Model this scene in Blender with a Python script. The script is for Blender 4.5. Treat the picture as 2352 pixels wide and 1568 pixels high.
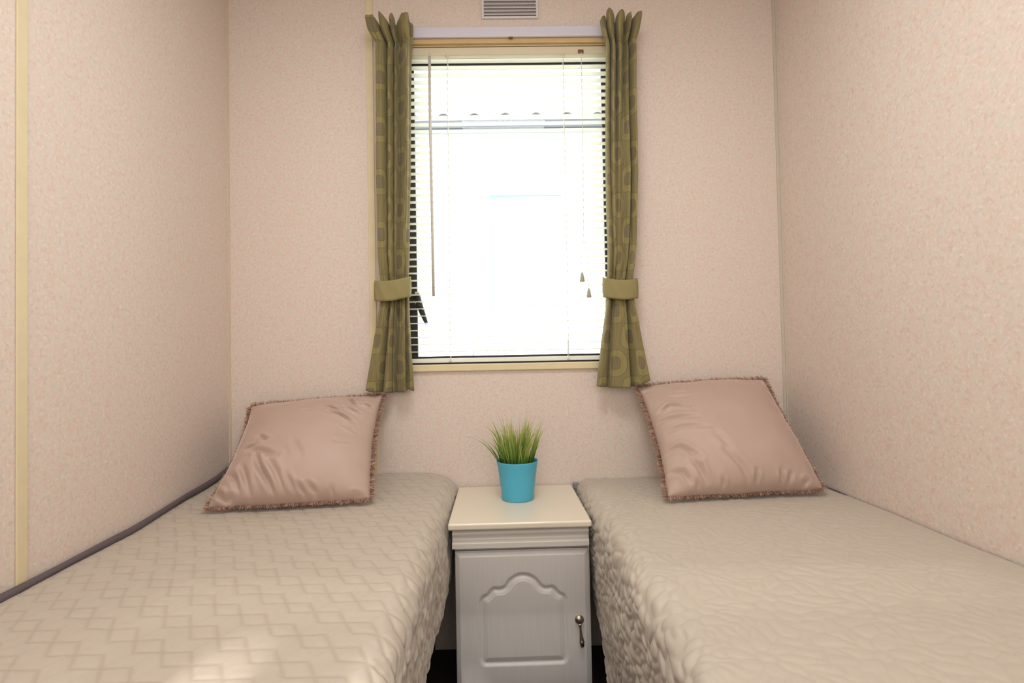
import bpy, bmesh, math, random
import numpy as np
from mathutils import Matrix, Vector

for o in list(bpy.data.objects):
    bpy.data.objects.remove(o, do_unlink=True)
scene = bpy.context.scene
COL = scene.collection
random.seed(7)
rng = np.random.default_rng(7)

# ------------------------------------------------------------------ camera
F_PX = 1214.8
YAW, PITCH, ROLL = -.0148, .0215, -.019
cy_, sy_ = math.cos(YAW), math.sin(YAW)
cp_, sp_ = math.cos(PITCH), math.sin(PITCH)
cr_, sr_ = math.cos(ROLL), math.sin(ROLL)
fwd = Vector((-sy_ * cp_, cy_ * cp_, sp_))
rt = Vector((cy_, sy_, 0))
up = rt.cross(fwd)
r2 = rt * cr_ + up * sr_
u2 = up * cr_ - rt * sr_
cam_d = bpy.data.cameras.new('camera')
cam_d.sensor_width = 36
cam_d.lens = F_PX * 36 / 2352
cam_d.clip_start = .02
cam_d.clip_end = 200
cam = bpy.data.objects.new('camera', cam_d)
m = Matrix((r2, u2, -fwd)).transposed().to_4x4()
m.translation = (.9564, -1.8538, 1.02)
cam.matrix_world = m
COL.objects.link(cam)
scene.camera = cam

# ------------------------------------------------------------------ world, sun, lights, exposure
world = bpy.data.worlds.new('sky')
scene.world = world
world.use_nodes = True
bg = world.node_tree.nodes['Background']
bg.inputs['Color'].default_value = (.93, .97, 1.0, 1)
bg.inputs['Strength'].default_value = 3.2

sun_d = bpy.data.lights.new('sun', 'SUN')
sun_d.energy = 8.0
sun_d.angle = math.radians(3)
sun_d.color = (1, .97, .92)
sun = bpy.data.objects.new('sun', sun_d)
sun.rotation_euler = Vector((.05, .75, -.55)).to_track_quat('-Z', 'Y').to_euler()
sun.location = (0, -5, 6)
COL.objects.link(sun)


def area(name, loc, direction, sx, sy, energy, color):
    d = bpy.data.lights.new(name, 'AREA')
    d.shape = 'RECTANGLE'
    d.size, d.size_y = sx, sy
    d.energy = energy
    d.color = color
    o = bpy.data.objects.new(name, d)
    o.location = loc
    o.rotation_euler = Vector(direction).to_track_quat('-Z', 'Y').to_euler()
    COL.objects.link(o)
    return o


# added fill light at the unseen rear opening behind the camera
area('rear_window_daylight', (.974, -2.66, 1.50), (0, 1, -.05), 1.5, .9, 12.5, (1, .985, .96))
area('ceiling_lamp_light', (.974, -1.12, 2.30), (0, 0, -1), .46, .46, 11.5, (1, .985, .965))  # added overhead fill, no such lamp in view

vs = scene.view_settings
vs.view_transform = 'Standard'
vs.look = 'None'
vs.gamma = 1
vs.use_curve_mapping = False
vs.exposure = 0.07


# ------------------------------------------------------------------ helpers
def srgb(r, g, b):
    f = lambda c: (c / 255 / 12.92) if c / 255 <= .04045 else ((c / 255 + .055) / 1.055) ** 2.4
    return (f(r), f(g), f(b), 1)


MATS = {}


def new_mat(name):
    mt = bpy.data.materials.new(name)
    mt.use_nodes = True
    MATS[name] = mt
    nt = mt.node_tree
    return mt, nt, nt.nodes['Principled BSDF']


def plain(name, col, rough=.5, metal=0, bump=0, bscale=300, var=0, sheen=0):
    mt, nt, p = new_mat(name)
    p.inputs['Base Color'].default_value = col
    p.inputs['Roughness'].default_value = rough
    p.inputs['Metallic'].default_value = metal
    if sheen:
        p.inputs['Sheen Weight'].default_value = sheen
        p.inputs['Sheen Roughness'].default_value = .45
    if bump or var:
        tc = nt.nodes.new('ShaderNodeTexCoord')
        n = nt.nodes.new('ShaderNodeTexNoise')
        n.inputs['Scale'].default_value = bscale
        n.inputs['Detail'].default_value = 3
        nt.links.new(tc.outputs['Object'], n.inputs['Vector'])
        if bump:
            b = nt.nodes.new('ShaderNodeBump')
            b.inputs['Strength'].default_value = bump
            b.inputs['Distance'].default_value = .002
            nt.links.new(n.outputs['Fac'], b.inputs['Height'])
            nt.links.new(b.outputs['Normal'], p.inputs['Normal'])
        if var:
            h = nt.nodes.new('ShaderNodeHueSaturation')
            h.inputs['Color'].default_value = col
            mr = nt.nodes.new('ShaderNodeMapRange')
            mr.inputs['From Min'].default_value = .3
            mr.inputs['From Max'].default_value = .7
            mr.inputs['To Min'].default_value = 1 - var
            mr.inputs['To Max'].default_value = 1 + var
            nt.links.new(n.outputs['Fac'], mr.inputs['Value'])
            nt.links.new(mr.outputs['Result'], h.inputs['Value'])
            nt.links.new(h.outputs['Color'], p.inputs['Base Color'])
    return mt


def math_node(nt, op, a, b=None, c=None):
    n = nt.nodes.new('ShaderNodeMath')
    n.operation = op
    for i, v in enumerate((a, b, c)):
        if v is None:
            continue
        if isinstance(v, (int, float)):
            n.inputs[i].default_value = v
        else:
            nt.links.new(v, n.inputs[i])
    return n.outputs[0]


def mix_col(nt, fac, a, b):
    n = nt.nodes.new('ShaderNodeMix')
    n.data_type = 'RGBA'
    if isinstance(fac, (int, float)):
        n.inputs[0].default_value = fac
    else:
        nt.links.new(fac, n.inputs[0])
    for i, v in ((6, a), (7, b)):
        if isinstance(v, tuple):
            n.inputs[i].default_value = v
        else:
            nt.links.new(v, n.inputs[i])
    return n.outputs[2]


def obj(name, me, mat=None, parent=None, loc=None):
    o = bpy.data.objects.new(name, me)
    COL.objects.link(o)
    if mat is not None and me is not None and not me.materials:
        me.materials.append(mat)
    if parent is not None:
        o.parent = parent
    if loc is not None:
        o.location = loc
    return o


def thing(name, label, cat, loc=(0, 0, 0), group=None):
    o = obj(name, None, loc=loc)
    o.empty_display_size = .05
    o['label'] = label
    o['category'] = cat
    if group:
        o['group'] = group
    return o


def struct(o, label=None):
    o['kind'] = 'structure'
    if label:
        o['label'] = label
        o['category'] = o.name.split('_')[0]
    return o


def np_mesh(name, v, f, smooth=True, uv=None):
    v = np.asarray(v, np.float32)
    f = np.asarray(f, np.int32)
    me = bpy.data.meshes.new(name)
    n, k = f.shape
    me.vertices.add(len(v))
    me.vertices.foreach_set('co', v.ravel())
    me.loops.add(n * k)
    me.loops.foreach_set('vertex_index', f.ravel())
    me.polygons.add(n)
    me.polygons.foreach_set('loop_start', np.arange(0, n * k, k, dtype=np.int32))
    if smooth:
        me.polygons.foreach_set('use_smooth', np.ones(n, bool))
    me.update(calc_edges=True)
    if uv is not None:
        l = me.uv_layers.new(name='UVMap')
        l.data.foreach_set('uv', np.asarray(uv, np.float32)[f.ravel()].ravel())
    me.validate()
    return me


def grid_faces(nu, nv, flip=False, close_u=False):
    """verts indexed i*nv + j, i in nu, j in nv"""
    I = np.arange(nu if close_u else nu - 1)
    J = np.arange(nv - 1)
    i, j = np.meshgrid(I, J, indexing='ij')
    i2 = (i + 1) % nu
    a = i * nv + j
    b = i2 * nv + j
    c = i2 * nv + j + 1
    d = i * nv + j + 1
    f = np.stack([a, b, c, d], -1).reshape(-1, 4)
    return f[:, ::-1] if flip else f


def box_bm(bm, x0, x1, y0, y1, z0, z1, bevel=0, seg=2):
    r = bmesh.ops.create_cube(bm, size=1)
    vs_ = r['verts']
    for v in vs_:
        v.co = Vector(((x0 + x1) / 2 + v.co.x * (x1 - x0), (y0 + y1) / 2 + v.co.y * (y1 - y0), (z0 + z1) / 2 + v.co.z * (z1 - z0)))
    if bevel:
        es = list({e for v in vs_ for e in v.link_edges})
        bmesh.ops.bevel(bm, geom=es, offset=bevel, segments=seg, profile=.5, affect='EDGES')


def bm_mesh(name, bm, smooth=False):
    bmesh.ops.recalc_face_normals(bm, faces=bm.faces)
    me = bpy.data.meshes.new(name)
    bm.to_mesh(me)
    bm.free()
    if smooth:
        for p in me.polygons:
            p.use_smooth = True
    return me


def box(name, x0, x1, y0, y1, z0, z1, mat, parent=None, bevel=0, seg=2):
    bm = bmesh.new()
    box_bm(bm, x0, x1, y0, y1, z0, z1, bevel, seg)
    return obj(name, bm_mesh(name, bm, smooth=False), mat, parent)


def boxes(name, lst, mat, parent=None, bevel=0):
    bm = bmesh.new()
    for b in lst:
        box_bm(bm, *b, bevel=bevel)
    return obj(name, bm_mesh(name, bm), mat, parent)


def tube_mesh(name, pts, rad, n=10, sy=1.0, caps=True):
    """tube along points; rad scalar or list"""
    P = [Vector(p) for p in pts]
    R = rad if hasattr(rad, '__len__') else [rad] * len(P)
    V = []
    prev = None
    for i, p in enumerate(P):
        t = (P[min(i + 1, len(P) - 1)] - P[max(i - 1, 0)]).normalized()
        a = prev if prev is not None else (Vector((0, 1, 0)) if abs(t.y) < .9 else Vector((1, 0, 0)))
        a = (a - t * a.dot(t)).normalized()
        b = t.cross(a)
        prev = a
        for k in range(n):
            w = 2 * math.pi * k / n
            V.append(p + (a * math.cos(w) + b * math.sin(w) * sy) * R[i])
    bm = bmesh.new()
    vv = [bm.verts.new(v) for v in V]
    for i in range(len(P) - 1):
        for k in range(n):
            bm.faces.new((vv[i * n + k], vv[i * n + (k + 1) % n], vv[(i + 1) * n + (k + 1) % n], vv[(i + 1) * n + k]))
    if caps:
        bm.faces.new(vv[:n])
        bm.faces.new(vv[-n:])
    return bm_mesh(name, bm, True)


def lathe_mesh(name, prof, n=48, axis='Z', cap0=True, cap1=True):
    """prof list of (radius, height)"""
    bm = bmesh.new()
    rings = []
    for r, h in prof:
        ring = []
        for k in range(n):
            w = 2 * math.pi * k / n
            x, y = r * math.cos(w), r * math.sin(w)
            ring.append(bm.verts.new((x, y, h) if axis == 'Z' else (x, -h, y)))
        rings.append(ring)
    for a, b in zip(rings[:-1], rings[1:]):
        for k in range(n):
            bm.faces.new((a[k], a[(k + 1) % n], b[(k + 1) % n], b[k]))
    if cap0:
        bm.faces.new(rings[0])
    if cap1:
        bm.faces.new(rings[-1])
    return bm_mesh(name, bm, True)


def smooth_noise(x, y, seed, scale):
    """cheap value noise, x,y arrays -> [-1,1]"""
    r = np.random.default_rng(seed)
    T = r.uniform(-1, 1, (64, 64))
    x = x / scale
    y = y / scale
    xi = np.floor(x).astype(int)
    yi = np.floor(y).astype(int)
    fx = x - xi
    fy = y - yi
    fx = fx * fx * (3 - 2 * fx)
    fy = fy * fy * (3 - 2 * fy)
    g = lambda a, b: T[a % 64, b % 64]
    return (g(xi, yi) * (1 - fx) + g(xi + 1, yi) * fx) * (1 - fy) + (g(xi, yi + 1) * (1 - fx) + g(xi + 1, yi + 1) * fx) * fy


# ------------------------------------------------------------------ materials
def wall_material():
    mt, nt, p = new_mat('speckled_wallpaper')
    tc = nt.nodes.new('ShaderNodeTexCoord')

    def noise(scale, detail, off):
        mp = nt.nodes.new('ShaderNodeMapping')
        mp.inputs['Location'].default_value = off
        nt.links.new(tc.outputs['Object'], mp.inputs['Vector'])
        n = nt.nodes.new('ShaderNodeTexNoise')
        n.inputs['Scale'].default_value = scale
        n.inputs['Detail'].default_value = detail
        n.inputs['Roughness'].default_value = .6
        nt.links.new(mp.outputs['Vector'], n.inputs['Vector'])
        return n.outputs['Fac']

    def rng_(v, a, b):
        mr = nt.nodes.new('ShaderNodeMapRange')
        mr.inputs['From Min'].default_value = a
        mr.inputs['From Max'].default_value = b
        nt.links.new(v, mr.inputs['Value'])
        return mr.outputs['Result']
    base = srgb(225, 211, 200)
    pink = srgb(228, 203, 190)
    grey = srgb(219, 212, 201)
    dark = srgb(214, 195, 184)
    light = srgb(235, 222, 211)
    c = mix_col(nt, rng_(noise(42, 3, (0, 0, 0)), .48, .68), base, pink)
    c = mix_col(nt, rng_(noise(48, 3, (3, 7, 1)), .52, .70), c, grey)
    c = mix_col(nt, rng_(noise(105, 2, (9, 2, 5)), .50, .75), c, dark)
    c = mix_col(nt, rng_(noise(120, 2, (4, 8, 2)), .52, .74), c, light)
    nt.links.new(c, p.inputs['Base Color'])
    p.inputs['Roughness'].default_value = .75
    b = nt.nodes.new('ShaderNodeBump')
    b.inputs['Strength'].default_value = .25
    b.inputs['Distance'].default_value = .0015
    nt.links.new(noise(190, 3, (1, 1, 1)), b.inputs['Height'])
    nt.links.new(b.outputs['Normal'], p.inputs['Normal'])
    return mt


M_WALL = wall_material()
M_CEIL = plain('ceiling_white', srgb(232, 228, 220), .8, bump=.1, bscale=80)
M_CARPET = plain('dark_carpet', srgb(58, 40, 42), .95, bump=.8, bscale=600, var=.25)
M_BATTEN = plain('cream_batten', srgb(226, 211, 174), .5, var=.03, bscale=20)
M_BEADL = plain('corner_bead_peach', srgb(218, 200, 180), .6)
M_BEAD = plain('corner_bead_grey', srgb(206, 196, 180), .5)
M_FRAME = plain('cream_window_frame', srgb(228, 212, 170), .4, var=.03, bscale=25)
M_FRAME_TAN = plain('tan_window_head', srgb(205, 175, 125), .45, var=.04, bscale=25)
M_RUBBER = plain('black_rubber', srgb(42, 36, 36), .6)
M_ALU = plain('white_aluminium', srgb(225, 222, 212), .35)
M_RAIL = plain('white_plastic_rail', srgb(214, 211, 224), .4)
M_VENT = plain('white_vent_plastic', srgb(226, 220, 220), .45)
M_HEADRAIL = plain('cream_headrail', srgb(216, 205, 178), .4)
M_CORD = plain('white_cord', srgb(232, 230, 220), .8)
M_TASSEL = plain('grey_tassel', srgb(168, 166, 148), .5)
M_BROWNCLIP = plain('brown_plastic', srgb(120, 72, 48), .45)
M_WHITEWOOD = None


def slat_material():
    mt, nt, p = new_mat('cream_blind_slat')
    p.inputs['Base Color'].default_value = srgb(250, 249, 242)
    p.inputs['Roughness'].default_value = .35
    t = nt.nodes.new('ShaderNodeBsdfTranslucent')
    t.inputs['Color'].default_value = srgb(252, 251, 244)
    mx = nt.nodes.new('ShaderNodeMixShader')
    mx.inputs[0].default_value = .5
    nt.links.new(p.outputs[0], mx.inputs[1])
    nt.links.new(t.outputs[0], mx.inputs[2])
    nt.links.new(mx.outputs[0], nt.nodes['Material Output'].inputs['Surface'])
    return mt


M_SLAT = slat_material()


def glass_material():
    mt, nt, p = new_mat('window_glass')
    tr = nt.nodes.new('ShaderNodeBsdfTransparent')
    tr.inputs['Color'].default_value = (.93, .97, .96, 1)
    gl = nt.nodes.new('ShaderNodeBsdfGlossy')
    gl.inputs['Roughness'].default_value = .02
    mx = nt.nodes.new('ShaderNodeMixShader')
    mx.inputs[0].default_value = .012
    nt.links.new(tr.outputs[0], mx.inputs[1])
    nt.links.new(gl.outputs[0], mx.inputs[2])
    nt.links.new(mx.outputs[0], nt.nodes['Material Output'].inputs['Surface'])
    return mt


M_GLASS = glass_material()


def curtain_material():
    mt, nt, p = new_mat('olive_ring_fabric')
    uvn = nt.nodes.new('ShaderNodeUVMap')
    sep = nt.nodes.new('ShaderNodeSeparateXYZ')
    nt.links.new(uvn.outputs[0], sep.inputs[0])
    U, V = sep.outputs[0], sep.outputs[1]
    PU, PV = .15, .178

    def ring(ou, ov, k):
        a = math_node(nt, 'SUBTRACT', math_node(nt, 'FRACT', math_node(nt, 'ADD', math_node(nt, 'DIVIDE', U, PU), ou)), .5)
        b = math_node(nt, 'SUBTRACT', math_node(nt, 'FRACT', math_node(nt, 'ADD', math_node(nt, 'DIVIDE', V, PV), ov)), .5)
        a = math_node(nt, 'ABSOLUTE', math_node(nt, 'MULTIPLY', a, PU * k))
        b = math_node(nt, 'ABSOLUTE', math_node(nt, 'MULTIPLY', b, PV))
        a3 = math_node(nt, 'POWER', a, 2.7)
        b3 = math_node(nt, 'POWER', b, 2.7)
        return math_node(nt, 'POWER', math_node(nt, 'ADD', a3, b3), 1 / 2.7)

    def smooth(v, e0, e1):
        mr = nt.nodes.new('ShaderNodeMapRange')
        mr.interpolation_type = 'SMOOTHSTEP'
        mr.inputs['From Min'].default_value = e0
        mr.inputs['From Max'].default_value = e1
        nt.links.new(v, mr.inputs['Value'])
        return mr.outputs['Result']
    base = srgb(138, 127, 84)
    lite = srgb(152, 140, 90)
    deep = srgb(128, 117, 86)
    line = srgb(116, 105, 68)
    c = base
    for ou, ov, k in ((0, 0, .85), (.5, .5, 1.0)):
        d = ring(ou, ov, k)
        c = mix_col(nt, smooth(d, .0465, .0445), c, line)
        c = mix_col(nt, smooth(d, .0445, .0425), c, lite)
        c = mix_col(nt, smooth(d, .0235, .0215), c, line)
        c = mix_col(nt, smooth(d, .0215, .0195), c, deep)
    # weave
    n = nt.nodes.new('ShaderNodeTexNoise')
    n.inputs['Scale'].default_value = 1
    n.inputs['Detail'].default_value = 2
    mp = nt.nodes.new('ShaderNodeMapping')
    mp.inputs['Scale'].default_value = (500, 120, 1)
    nt.links.new(uvn.outputs[0], mp.inputs['Vector'])
    nt.links.new(mp.outputs[0], n.inputs['Vector'])
    h = nt.nodes.new('ShaderNodeHueSaturation')
    nt.links.new(c, h.inputs['Color'])
    nt.links.new(math_node(nt, 'ADD', math_node(nt, 'MULTIPLY', n.outputs['Fac'], .3), .85), h.inputs['Value'])
    nt.links.new(h.outputs[0], p.inputs['Base Color'])
    p.inputs['Roughness'].default_value = .75
    p.inputs['Sheen Weight'].default_value = .15
    b = nt.nodes.new('ShaderNodeBump')
    b.inputs['Strength'].default_value = .25
    b.inputs['Distance'].default_value = .001
    nt.links.new(n.outputs['Fac'], b.inputs['Height'])
    nt.links.new(b.outputs[0], p.inputs['Normal'])
    tl = nt.nodes.new('ShaderNodeBsdfTranslucent')
    nt.links.new(h.outputs[0], tl.inputs['Color'])
    mx = nt.nodes.new('ShaderNodeMixShader')
    mx.inputs[0].default_value = .12
    nt.links.new(p.outputs[0], mx.inputs[1])
    nt.links.new(tl.outputs[0], mx.inputs[2])
    nt.links.new(mx.outputs[0], nt.nodes['Material Output'].inputs['Surface'])
    return mt


M_CURTAIN = curtain_material()


def spread_material(name, col, stitch):
    mt, nt, p = new_mat(name)
    at = nt.nodes.new('ShaderNodeAttribute')
    at.attribute_name = 'stitch'
    tc = nt.nodes.new('ShaderNodeTexCoord')
    n = nt.nodes.new('ShaderNodeTexNoise')
    n.inputs['Scale'].default_value = 700
    n.inputs['Detail'].default_value = 2
    nt.links.new(tc.outputs['Object'], n.inputs['Vector'])
    c = mix_col(nt, math_node(nt, 'MULTIPLY', at.outputs['Fac'], stitch), col, srgb(140, 118, 98))
    nt.links.new(c, p.inputs['Base Color'])
    p.inputs['Roughness'].default_value = .62
    p.inputs['Sheen Weight'].default_value = .25
    p.inputs['Sheen Roughness'].default_value = .4
    b = nt.nodes.new('ShaderNodeBump')
    b.inputs['Strength'].default_value = .15
    b.inputs['Distance'].default_value = .001
    nt.links.new(n.outputs['Fac'], b.inputs['Height'])
    nt.links.new(b.outputs[0], p.inputs['Normal'])
    return mt


M_SPREAD_A = spread_material('beige_quilt_blocks', srgb(194, 182, 168), .32)
M_SPREAD_B = spread_material('beige_quilt_floral', srgb(194, 183, 169), .06)
M_MATTRESS = plain('mattress_ticking', srgb(190, 186, 180), .9)
M_DARKRAIL = plain('dark_grey_piping', srgb(98, 88, 92), .6, bump=.3, bscale=300)
M_BEDBASE = plain('dark_bed_base', srgb(70, 56, 50), .8, bump=.2)
M_GREYPL = plain('grey_bracket', srgb(140, 136, 146), .4)


def velvet_material():
    mt, nt, p = new_mat('dusty_pink_velvet')
    tc = nt.nodes.new('ShaderNodeTexCoord')
    n = nt.nodes.new('ShaderNodeTexNoise')
    n.inputs['Scale'].default_value = 14
    n.inputs['Detail'].default_value = 4
    nt.links.new(tc.outputs['Object'], n.inputs['Vector'])
    c = mix_col(nt, n.outputs['Fac'], srgb(186, 161, 149), srgb(196, 171, 159))
    nt.links.new(c, p.inputs['Base Color'])
    p.inputs['Roughness'].default_value = .55
    p.inputs['Sheen Weight'].default_value = 1.0
    p.inputs['Sheen Roughness'].default_value = .30
    p.inputs['Sheen Tint'].default_value = srgb(240, 215, 205)
    return mt


M_VELVET = velvet_material()


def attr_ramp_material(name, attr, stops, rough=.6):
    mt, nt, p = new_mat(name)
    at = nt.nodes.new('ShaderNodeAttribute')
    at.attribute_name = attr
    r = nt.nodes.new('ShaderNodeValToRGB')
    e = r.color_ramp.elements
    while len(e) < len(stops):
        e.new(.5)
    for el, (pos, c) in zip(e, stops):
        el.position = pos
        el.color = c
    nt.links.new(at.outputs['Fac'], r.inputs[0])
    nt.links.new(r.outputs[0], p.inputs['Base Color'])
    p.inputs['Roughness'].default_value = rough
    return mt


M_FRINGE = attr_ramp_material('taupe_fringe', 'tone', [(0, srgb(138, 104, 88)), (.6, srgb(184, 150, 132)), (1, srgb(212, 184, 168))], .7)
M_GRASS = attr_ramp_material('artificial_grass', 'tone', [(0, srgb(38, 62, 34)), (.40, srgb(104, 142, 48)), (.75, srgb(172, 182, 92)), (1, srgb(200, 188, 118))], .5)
M_POT = plain('turquoise_pot', srgb(80, 180, 210), .38)
M_SOIL = plain('dark_soil', srgb(40, 42, 36), .9, bump=.6, bscale=200)


def door_material():
    mt, nt, p = new_mat('white_woodgrain_foil')
    tc = nt.nodes.new('ShaderNodeTexCoord')
    mp = nt.nodes.new('ShaderNodeMapping')
    mp.inputs['Scale'].default_value = (330, 330, 9)
    nt.links.new(tc.outputs['Object'], mp.inputs['Vector'])
    n = nt.nodes.new('ShaderNodeTexNoise')
    n.inputs['Scale'].default_value = 1
    n.inputs['Detail'].default_value = 2
    nt.links.new(mp.outputs[0], n.inputs['Vector'])
    c = mix_col(nt, n.outputs['Fac'], srgb(214, 208, 204), srgb(228, 223, 218))
    nt.links.new(c, p.inputs['Base Color'])
    p.inputs['Roughness'].default_value = .34
    b = nt.nodes.new('ShaderNodeBump')
    b.inputs['Strength'].default_value = .22
    b.inputs['Distance'].default_value = .0008
    nt.links.new(n.outputs['Fac'], b.inputs['Height'])
    nt.links.new(b.outputs[0], p.inputs['Normal'])
    return mt


M_DOOR = door_material()
M_TOP = plain('cream_white_top', srgb(236, 225, 206), .28)
M_CAB = plain('white_cabinet_paint', srgb(222, 216, 208), .4)
M_BRASS = plain('antique_pewter', srgb(196, 184, 166), .36, metal=1)

# ------------------------------------------------------------------ room shell
W = 1.9484
HC = 2.36
YB = -2.72
T = .06
WX0, WX1, WZ0, WZ1 = .612, 1.350, .984, 2.112          # window opening in the back wall

struct(boxes('wall_back', [(-T, WX0, 0, T, 0, HC), (WX1, W + T, 0, T, 0, HC), (WX0, WX1, 0, T, 0, WZ0), (WX0, WX1, 0, T, WZ1, HC)], M_WALL),
       'pink speckled wallpapered wall around the window')
struct(box('wall_left', -T, 0, YB, 0, 0, HC, M_WALL), 'pink speckled wallpapered wall beside the left bed')
struct(box('wall_right', W, W + T, YB, 0, 0, HC, M_WALL), 'pink speckled wallpapered wall beside the right bed')
RX0, RX1, RZ0, RZ1 = .2, 1.75, 1.03, 1.97
struct(boxes('wall_front', [(-T, RX0, YB - T, YB, 0, HC), (RX1, W + T, YB - T, YB, 0, HC), (RX0, RX1, YB - T, YB, 0, RZ0), (RX0, RX1, YB - T, YB, RZ1, HC)], M_WALL),
       'wallpapered wall opposite the window')
struct(box('floor', -T, W + T, YB - T, T, -.05, 0, M_CARPET), 'dark brown carpeted floor')
struct(box('ceiling', -T, W + T, YB - T, T, HC, HC + .05, M_CEIL), 'plain white ceiling')

# added fitting around the overhead fill light, out of view
cl = thing('ceiling_lamp', 'added round white fitting of the overhead fill light', 'lamp', (.974, -1.12, 2.36))
o = obj('fill_lamp_base', lathe_mesh('fill_lamp_base', [(.335, 0), (.34, -.012), (.345, -.028), (.30, -.030)], 40), M_RAIL, cl)
o = obj('rim', lathe_mesh('rim', [(.345, -.028), (.355, -.034), (.345, -.040), (.335, -.034), (.345, -.028)], 40, cap0=False, cap1=False), M_RAIL, cl)

# added window framing the rear fill light, unseen behind the photographer
w2 = struct(obj('window_added', None), 'added cream framed window for the rear fill light')
boxes('frame', [(RX0 - .03, RX0 + .02, YB - .02, YB + .012, RZ0 - .03, RZ1 + .03), (RX1 - .02, RX1 + .03, YB - .02, YB + .012, RZ0 - .03, RZ1 + .03),
                (RX0 + .02, RX1 - .02, YB - .02, YB + .012, RZ0 - .03, RZ0 + .02), (RX0 + .02, RX1 - .02, YB - .02, YB + .012, RZ1 - .02, RZ1 + .03)], M_FRAME, w2)
for xa_, xb_ in ((RX0 + .02, .435), (.465, .670), (.692, RX1 - .02)):  # added opaque panels, slits between them shape the sun patches on the bed
    box('net_curtain', xa_, xb_, YB - .045, YB - .043, RZ0 + .02, RZ1 - .02, M_CORD, w2)
box('net_valance', RX0 + .02, RX1 - .02, YB - .042, YB - .040, 1.83, RZ1 - .02, M_CORD, w2)  # added strip that cuts the sun off above the slits

# battens and corner beads
struct(box('trim_1', .488, .512, -.004, 0, 0, HC, M_BATTEN, bevel=.0015), 'pale yellow joint strip running down the wall behind the left curtain')
struct(box('trim_2', 0, .004, -.806, -.782, 0, HC, M_BATTEN, bevel=.0015), 'pale yellow joint strip down the left wall')
struct(boxes('trim_3', [(0, .006, -.003, 0, 0, HC), (0, .003, -.006, 0, 0, HC)], M_BEADL), 'thin cream bead in the left corner')
struct(boxes('trim_4', [(W - .013, W, -.004, 0, 0, HC), (W - .004, W, -.008, 0, 0, HC)], M_BEAD), 'thin grey bead in the right corner')

# ------------------------------------------------------------------ window
w1 = struct(obj('window_1', None), 'small caravan window with cream frame and black rubber seal')
fw = .024
box('frame_side', WX0 - fw, WX0, -.010, .0, WZ0 - fw, WZ1 + .018, M_FRAME, w1, bevel=.003)
box('frame_side', WX1, WX1 + fw, -.010, .0, WZ0 - fw, WZ1 + .018, M_FRAME, w1, bevel=.003)
box('frame_sill', WX0, WX1, -.012, .0, WZ0 - fw, WZ0, M_FRAME, w1, bevel=.003)
box('frame_head', WX0, WX1, -.014, .0, WZ1, WZ1 + .022, M_FRAME_TAN, w1, bevel=.003)
boxes('reveal_lining', [(WX0, WX0 + .003, 0, .05, WZ0, WZ1), (WX1 - .003, WX1, 0, .05, WZ0, WZ1),
                        (WX0 + .003, WX1 - .003, 0, .05, WZ1 - .003, WZ1)], M_FRAME, w1)
gi = (.647, 1.327, 1.0128, 2.064)
gy0, gy1 = .044, .060
boxes('rubber_seal', [(WX0 + .003, gi[0], gy0, gy1, WZ0, WZ1), (gi[1], WX1 - .003, gy0, gy1, WZ0, WZ1),
                      (gi[0], gi[1], gy0, gy1, WZ0, gi[2]), (gi[0], gi[1], gy0, gy1, gi[3], WZ1 - .003)], M_RUBBER, w1)
box('glass_pane', gi[0], gi[1], .050, .054, gi[2], gi[3], M_GLASS, w1)
# lever catch at the lower left
hb = obj('window_catch', tube_mesh('window_catch', [(.648, .036, 1.235), (.656, .034, 1.20), (.668, .033, 1.165), (.682, .033, 1.128)], [.011, .012, .010, .006], 8), M_RUBBER, w1)
box('catch_plate', .640, .656, .038, .044, 1.20, 1.245, M_ALU, hb, bevel=.002)

# ------------------------------------------------------------------ outside
ground = struct(box('ground', -14, 16, .3, 24, -.46, -.40, plain('pale_gravel', srgb(205, 200, 190), .9, bump=.5, bscale=40)))
M_NWALL = plain('neighbour_white_cladding', srgb(240, 240, 236), .6)
M_NROOF = plain('neighbour_roof_tile', srgb(226, 222, 216), .7)
M_NGUT = plain('neighbour_gutter_grey', srgb(48, 52, 62), .5)
M_NSHADE = plain('neighbour_eaves_shade', srgb(40, 42, 44), .7)
nb = thing('neighbouring_caravan', 'white neighbouring caravan with tile-effect roof outside the window', 'caravan', (1, 2, -.4))
nb_inv = Matrix.Translation((-1, -2, .4))


def nbx(name, *a, mat=M_NWALL, parent=nb):
    o = box(name, *a, mat)
    o.parent = parent
    if parent is nb:
        o.matrix_parent_inverse = nb_inv
    else:
        o.matrix_parent_inverse = Matrix.Identity(4)
    return o


NX0, NX1 = -3.4, 5.2
k_ = .794
nz = lambda z: 1.02 + (z - 1.02) * k_
nx_ = lambda x: .9564 + (x - .9564) * k_
nbx('wall_panel', NX0, NX1, 2.0, 4.6, -.05, 2.70)
nbx('skirting_panel', NX0, NX1, 2.03, 2.07, -.4, -.05)
nbx('gutter', NX0 - .1, NX1 + .1, 1.885, 1.955, 2.6276, 2.684, mat=M_NGUT)
nbx('fascia_board', NX0 - .1, NX1 + .1, 1.922, 1.945, 2.66, 2.7235)
nbx('eaves_shade_strip', NX0 - .1, NX1 + .1, 1.947, 2.0, 2.66, 2.7385, mat=M_NSHADE)  # dark strip standing in for the shadow under the roof humps
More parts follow.
